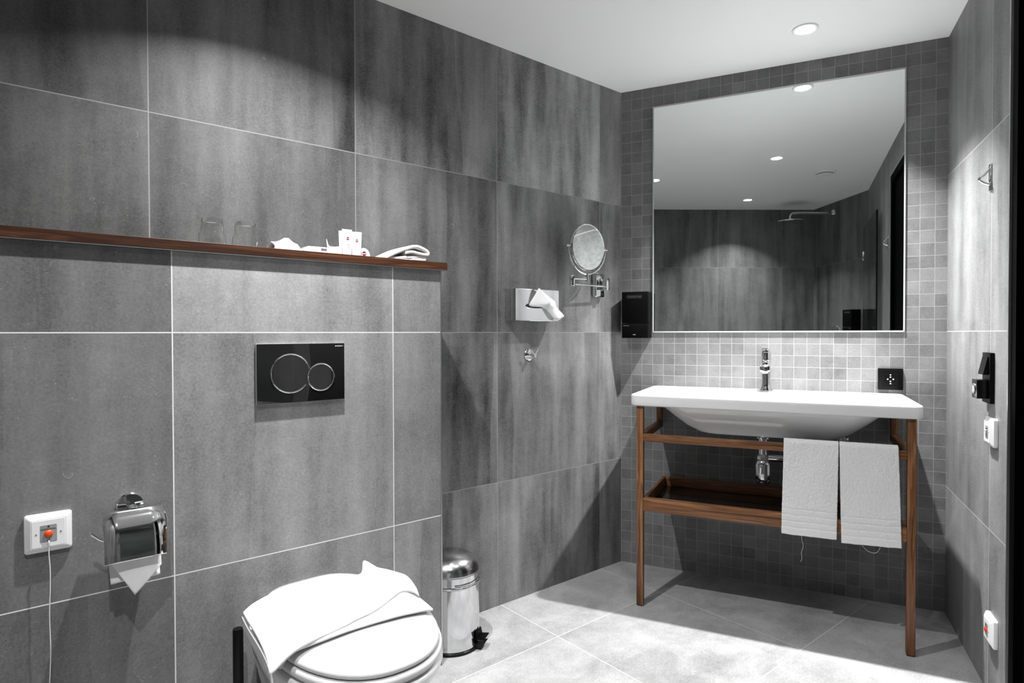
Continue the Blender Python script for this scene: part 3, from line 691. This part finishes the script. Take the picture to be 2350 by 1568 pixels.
# ---------------------------------------------------------------- walnut stand
t = thing('washstand', 'slim walnut washstand with open tray under the white basin', 'washstand', at('M', 0, 0, 0))
LX = (-.567, -.541); RX = (.350, .376)
for a, b_ in (LX, RX):
    obj('leg', box(a, b_, -.438, -.412, .003, .8010, .0015), 'wood_z', t)
    obj('foot_pad', box(a + .002, b_ - .002, -.436, -.414, .0002, .0029), 'black_plastic', t, 0)
    obj('back_post', box(a, b_, -.048, -.022, .6625, .8010, .0012), 'wood_z', t)
    obj('side_rail', box(a, b_, -.4115, -.0485, .6625, .690, .0012), 'wood_y', t)
obj('front_rail', box(-.5405, .3495, -.437, -.415, .6620, .6905, .0012), 'wood_x', t)
obj('tray_front', box(-.5405, .3495, -.437, -.419, .3835, .4370, .0012), 'wood_x', t)
obj('tray_back', box(-.5405, .3495, -.040, -.026, .3835, .4370, .0012), 'wood_x', t)
for a, b_ in ((-.5405, -.5275), (.3365, .3495)): obj('tray_side', box(a, b_, -.4185, -.0405, .3835, .4370, .0012), 'wood_y', t)
obj('tray_bottom', box(-.5270, .3360, -.4185, -.0405, .3900, .3960), 'tray_gloss', t, 0)

# ---------------------------------------------------------------- hand towels over the front rail
def hand_towel(sA, sB, bA, bB, zA, zB, zback, label, seed, threads):
    t = thing('hand_towel', label, 'towel', at('M', 0, 0, 0), 'hand towels on the washstand rail')
    for layer, (dz, dth) in enumerate(((0, 0), (.006, .0065))):
        bm = bmesh.new(); NU, NV = 230, 84
        zt = .6935; half = .0115 + .0045; yc = -.426
        g_ = dth
        def fn(u, v_):
            zf = (zA + (zB - zA) * v_) + dz + .0015 * noise.noise(Vector((v_ * 6, seed, 0)))
            Lf = zt - zf; La = PI * (half - g_); Lb = zt - zback - dz * 2; tot = Lf + La + Lb; l = u * tot
            xs_t, xe_t, xs_b, xe_b = sA, sB, bA, bB
            if l < Lf:
                z_ = zf + l; y_ = yc - (half - g_); k = (z_ - zf) / Lf
                k2 = k
            elif l < Lf + La:
                a = (l - Lf) / (half - g_); y_ = yc - (half - g_) * math.cos(a); z_ = zt + (half - g_) * math.sin(a) * .85; k2 = 1
            else:
                z_ = zt - (l - Lf - La); y_ = yc + (half - g_); k2 = (z_ - zback) / (zt - zback)
            x_ = (xs_b + (xs_t - xs_b) * k2) * (1 - v_) + (xe_b + (xe_t - xe_b) * k2) * v_
            h_ = z_ - zf
            rib = 0
            if l < Lf:
                for c_ in (.028, .050, .072, .094): rib += -.0030 * math.exp(-((h_ - c_) / .0020) ** 2)
                y_ += -.004 * math.sin(PI * v_) * (1 - k2) * .6 - .003 * noise.noise(Vector((x_ * 14, z_ * 9, seed)))
                y_ -= rib
            edge = .0014 * noise.noise(Vector((z_ * 260, seed, v_))) * (1 if v_ in (0, 1) else 0)
            nn = noise.noise(Vector((x_ * 190, z_ * 260, seed))) * (.0020 if h_ > .1 or l >= Lf else .0008)
            return (x_ + edge, y_ + (-nn if l < Lf else nn), z_)
        add_grid(bm, fn, NU, NV)
        obj('terry_layer', bm, 'terry', t, 80, [('SOLIDIFY', dict(thickness=.0055, offset=0)), ('SUBSURF', dict(levels=1, render_levels=1))])
    for p in threads: obj('loose_thread', tube(smooth_path(p, 6), .0005, 6), 'cord_white', t)
    return t
yT = -.444
hand_towel(-.030, .1455, -.037, .1405, .364, .366, .40, 'white terry hand towel over the stand rail, the left one of the two', 1.3,
           [[(.030, yT, .368), (.030, yT, .350), (.034, yT, .338), (.034, yT, .322), (.029, yT, .305), (.031, yT, .285), (.027, yT, .272)]])
hand_towel(.1480, .3240, .1550, .3345, .357, .363, .385, 'white terry hand towel over the stand rail, the right one of the two', 4.1,
           [[(.215, yT, .362), (.228, yT, .346), (.243, yT, .338), (.256, yT, .337), (.266, yT, .345), (.272, yT, .360)]])

# ---------------------------------------------------------------- coat hook on the right wall
def wedge_hook(label, M):
    t = thing('wall_hook', label, 'hook', M, 'chrome wedge hooks')
    obj('back_plate', box(-.011, .011, -.004, -.0002, -.041, .041, .0015), 'chrome', t)
    bm = bmesh.new(); add_tube(bm, [(0, -.004, .026), (0, -.017, .010), (0, -.028, -.001)], [.0035, .0035, .0030], 12)
    add_tube(bm, [(0, -.004, -.020), (0, -.018, -.014), (0, -.030, -.004)], [.0045, .0045, .0035], 12); obj('hook_arm', bm, 'chrome', t)
    obj('hook_pad', box(-.010, .010, -.0310, -.0270, -.0065, .0035, .001), 'chrome', t)
wedge_hook('chrome triangular coat hook high on the right wall above the black switch', at('R', -2.275, 0, 1.559))
wedge_hook('chrome triangular coat hook beside the black door, seen reflected in the mirror', at('R', -1.215, 0, 1.660))

# ---------------------------------------------------------------- shower fittings (behind the viewpoint, seen in the mirror)
t = thing('rain_shower', 'round chrome rain shower head on a long wall arm', 'shower', at('S', .154, 0, 2.135))
obj('wall_flange', lathe([(.034, -.0002), (.034, -.006), (.014, -.010)], axis='y', n=40), 'chrome', t)
obj('shower_arm', tube(smooth_path([(0, -.006, 0), (0, -.12, 0), (0, -.25, 0), (0, -.34, 0), (0, -.375, -.008), (0, -.390, -.028), (0, -.392, -.052)], 6), .0105, 16), 'chrome', t)
obj('spray_head', lathe([(.012, -.045), (.014, -.058), (.030, -.064), (.110, -.070), (.113, -.074), (.110, -.077), (.001, -.077)], (0, -.392, 0)), 'chrome', t)
t = thing('shower_valve', 'round chrome shower mixer valve on the shower wall', 'valve', at('S', .115, 0, 1.075))
obj('cover_plate', lathe([(.078, -.0002), (.078, -.006), (.074, -.009), (.030, -.010)], axis='y', n=56), 'chrome', t)
obj('control_knob', lathe([(.028, -.009), (.030, -.020), (.030, -.055), (.026, -.060), (.001, -.061)], axis='y', n=40), 'chrome', t)
obj('lever', box(-.006, .006, -.056, -.044, .026, .075, .003), 'chrome', t)
t = thing('shower_screen', 'clear glass shower screen folded back beside the right wall', 'shower screen', at('R', -.50, .030, 0))
obj('glass_pane', box(-.450, .400, -.008, 0, .02, 1.915), 'screen_glass', t, 0)
for z_ in (.35, 1.70): obj('hinge', box(.372, .412, -.014, .006, z_ - .035, z_ + .035, .002), 'chrome', t)
obj('edge_seal', box(-.4550, -.4505, -.009, .001, .02, 1.915), 'black_plastic', t, 0)['label'] = 'dark edge strip'

# ---------------------------------------------------------------- pedal bin
t = thing('pedal_bin', 'polished steel pedal bin with domed lid in the corner behind the toilet', 'bin', at('L', 1.1865, .122, 0) @ Matrix.Rotation(math.radians(33), 4, 'Z'))
RB = .098
obj('base_ring', lathe([(RB + .001, .0002), (RB + .004, .002), (RB + .004, .009), (RB, .011)], n=72), 'black_plastic', t)
obj('bin_body', lathe([(RB - .002, .0112), (RB, .013), (RB, .222), (RB - .002, .224)], n=96), 'polished_steel', t)
obj('rim_ring', add_torus(bmesh.new(), (0, 0, .2280), RB + .0025, .0035, 'z', n=72), 'chrome', t)
obj('rim_band', lathe([(RB - .001, .2315), (RB + .0005, .2325), (RB + .0005, .262), (RB - .0005, .2625)], n=96), 'polished_steel', t)
dome = [(RB - .0005, .2630), (RB + .0005, .266)] + [((RB) * math.cos(a) ** .82, .268 + .060 * math.sin(a)) for a in [math.radians(k * 7.5) for k in range(0, 12)]] + [(.001, .328)]
obj('domed_lid', lathe(dome, n=96), 'dome_steel', t, 50)
obj('carry_handle', add_torus(bmesh.new(), (0, 0, .2365), RB + .0085, .0028, 'z', math.radians(-150), math.radians(-30), 60), 'chrome', t)
# pedal points along local -Y
pd = bmesh.new(); pr = [(-.085, .006), (-.118, .006), (-.130, .024), (-.100, .020)]
add_loft(pd, [[(-.020, a, b_) for a, b_ in pr], [(.020, a, b_) for a, b_ in pr]]); obj('pedal_base', pd, 'black_plastic', t, 0)
pd = bmesh.new(); pr = [(-.100, .034), (-.132, .040), (-.133, .045), (-.108, .042), (-.103, .062), (-.099, .062)]
add_loft(pd, [[(-.021, a, b_) for a, b_ in pr], [(.021, a, b_) for a, b_ in pr]]); obj('foot_pedal', pd, 'black_soft', t, 0)
obj('pedal_arm', box(-.004, .004, -.122, -.090, .022, .036), 'chrome', t, 0)

# ---------------------------------------------------------------- toilet
def dee(cx_, hw, back, front, z_, rb=.04, M=14, tip=2.25, rear=1.0):
    P = []
    mid = back + (front - back) * .48
    for i in range(M + 1):   # right side back corner -> front -> left
        a = PI / 2 * i / M; P.append((hw * abs(math.cos(a)) ** (2 / tip), mid + (front - mid) * abs(math.sin(a)) ** (2 / tip)))
    L_ = [(-x_, y_) for x_, y_ in reversed(P[:-1])]
    P = P + L_
    bk = []
    for i in range(9):
        a = PI / 2 * i / 8; w0 = hw * (1 - rear); bk.append((-hw + (hw * rear * .75) * (1 - math.cos(a)) ** 1.0, mid - .015 - (mid - .015 - back) * math.sin(a) ** 1.0))
    bk2 = [(-x_, y_) for x_, y_ in reversed(bk)]
    P = P + bk + bk2
    return [(cx_ + x_, -y_, z_) for x_, y_ in P]
TX = .607
t = thing('toilet', 'white wall-hung toilet with closed lid under the flush plate', 'toilet', at('H', TX, 0, 0))
bowl = [dee(0, .085, .001, .30, .085), dee(0, .115, .001, .38, .110), dee(0, .140, .001, .455, .190), dee(0, .163, .001, .530, .270), dee(0, .180, .001, .580, .330),
        dee(0, .189, .001, .603, .362), dee(0, .190, .001, .607, .374), dee(0, .187, .001, .604, .379), dee(0, .176, .03, .568, .380), dee(0, .12, .16, .48, .380), dee(0, .09, .20, .42, .30)]
obj('bowl', add_loft(bmesh.new(), bowl), 'ceramic', t, 60)
obj('seat', add_loft(bmesh.new(), [dee(0, .168, .055, .586, .3835), dee(0, .181, .046, .600, .3855), dee(0, .1845, .043, .604, .392), dee(0, .1835, .044, .603, .4015), dee(0, .178, .05, .597, .4045)]), 'seat_plastic', t, 60)
obj('lid', add_loft(bmesh.new(), [dee(0, .166, .050, .584, .4065), dee(0, .1765, .046, .595, .4075), dee(0, .1790, .044, .598, .411), dee(0, .1780, .045, .597, .4175), dee(0, .172, .050, .591, .4225), dee(0, .155, .065, .573, .4255), dee(0, .12, .09, .50, .4280), dee(0, .05, .2, .38, .4290)]), 'seat_plastic', t, 60)
for k in (-1, 1): obj('hinge', lathe([(.008, k * .060), (.009, k * .062), (.009, k * .105), (.008, k * .107)], (0, -.046, .3920), 'x', 24), 'seat_plastic', t)

# ---------------------------------------------------------------- bath mat / towel lying on the lid
def edge(P, n):
    pts = smooth_path([(a, b_, 0) for a, b_ in P], 8); L_ = [0]
    for a, c_ in zip(pts, pts[1:]): L_.append(L_[-1] + (c_ - a).length)
    out = []
    for i in range(n + 1):
        d_ = L_[-1] * i / n; k = max(j for j in range(len(L_)) if L_[j] <= d_ + 1e-9); k = min(k, len(pts) - 2)
        f_ = (d_ - L_[k]) / max(L_[k + 1] - L_[k], 1e-9); out.append(pts[k].lerp(pts[k + 1], f_))
    return out
def coons(front, back, left, right, nu, nv, zf, seed, amp=.002):
    Fv, Bv, Lv, Rv = edge(front, nu), edge(back, nu), edge(left, nv), edge(right, nv); bm = bmesh.new()
    def g(u, v_):
        i, j = round(u * nu), round(v_ * nv)
        p = Fv[i] * (1 - v_) + Bv[i] * v_ + Lv[j] * (1 - u) + Rv[j] * u - (Fv[0] * (1 - u) * (1 - v_) + Fv[-1] * u * (1 - v_) + Bv[0] * (1 - u) * v_ + Bv[-1] * u * v_)
        z_ = zf(u, v_, p) + amp * noise.noise(Vector((p.x * 14, p.y * 14, seed)))
        return (p.x, -p.y, z_)
    add_grid(bm, g, nu, nv); return bm
t = thing('bath_towel', 'folded white bath towel draped across the closed toilet lid', 'towel', at('H', 0, 0, 0))
def drape(u, v_, p):
    z_ = .4330
    if p.x < TX - .160: z_ -= min(.9, ((TX - .160 - p.x) / .045)) ** 1.7 * .030
    if p.x > TX + .150: z_ -= min(1.2, ((p.x - TX - .150) / .04)) ** 1.6 * .014
    return z_
low = coons([(.411, .446), (.437, .434), (.529, .427), (.597, .424), (.675, .432), (.738, .443), (.765, .455)], [(.440, .215), (.52, .185), (.62, .18), (.70, .19), (.765, .26)],
            [(.411, .446), (.408, .40), (.412, .30), (.440, .215)], [(.765, .455), (.772, .400), (.776, .34), (.765, .26)], 50, 30, drape, 1.0)
obj('lower_fold', low, 'waffle_cloth', t, 80, [('SOLIDIFY', dict(thickness=.007, offset=1)), ('SUBSURF', dict(levels=1, render_levels=1))])
def drape2(u, v_, p):
    z_ = .4470 + .010 * math.sin(PI * min(1, max(0, v_))) * .6
    if p.x < TX - .165: z_ -= min(1.2, ((TX - .165 - p.x) / .045)) ** 1.7 * .012
    z_ += .008 * max(0, u - .6) / .4 * math.sin(PI * v_)
    z_ += .022 * max(0, 1 - math.hypot(p.x - .742, p.y - .130) / .040) ** 1.3
    return z_
up = coons([(.380, .468), (.403, .460), (.455, .441), (.509, .422), (.566, .409), (.600, .397), (.640, .389), (.700, .357), (.748, .332), (.764, .352), (.764, .385)],
           [(.408, .185), (.434, .168), (.490, .138), (.566, .118), (.634, .130), (.698, .165), (.722, .158), (.742, .128), (.768, .150), (.792, .215)],
           [(.380, .468), (.390, .41), (.398, .32), (.402, .25), (.408, .185)], [(.764, .385), (.776, .350), (.788, .29), (.792, .215)], 64, 36, drape2, 3.0)
obj('upper_fold', up, 'waffle_cloth', t, 80, [('SOLIDIFY', dict(thickness=.009, offset=1)), ('SUBSURF', dict(levels=1, render_levels=1))])
side = coons([(.386, .470), (.392, .43), (.400, .36), (.404, .27), (.410, .19)], [(.3835, .466), (.392, .41), (.399, .32), (.403, .25), (.409, .186)],
             [(.386, .470), (.3835, .466)], [(.410, .19), (.409, .186)], 30, 8, lambda u, v_, p: .402 + .028 * v_, 2.0, .0006)
obj('side_fold', side, 'waffle_cloth', t, 80, [('SOLIDIFY', dict(thickness=.004, offset=0))])

# ---------------------------------------------------------------- toilet brush
t = thing('toilet_brush', 'black toilet brush with upright round handle left of the toilet', 'toilet brush', at('H', .428, .075, 0))
obj('holder', lathe([(.044, .0003), (.046, .002), (.046, .118), (.043, .120), (.013, .1202)], n=48), 'black_plastic', t)
obj('handle', lathe([(.0125, .1204), (.0125, .350), (.0115, .3535), (.001, .3540)], n=32), 'black_plastic', t)
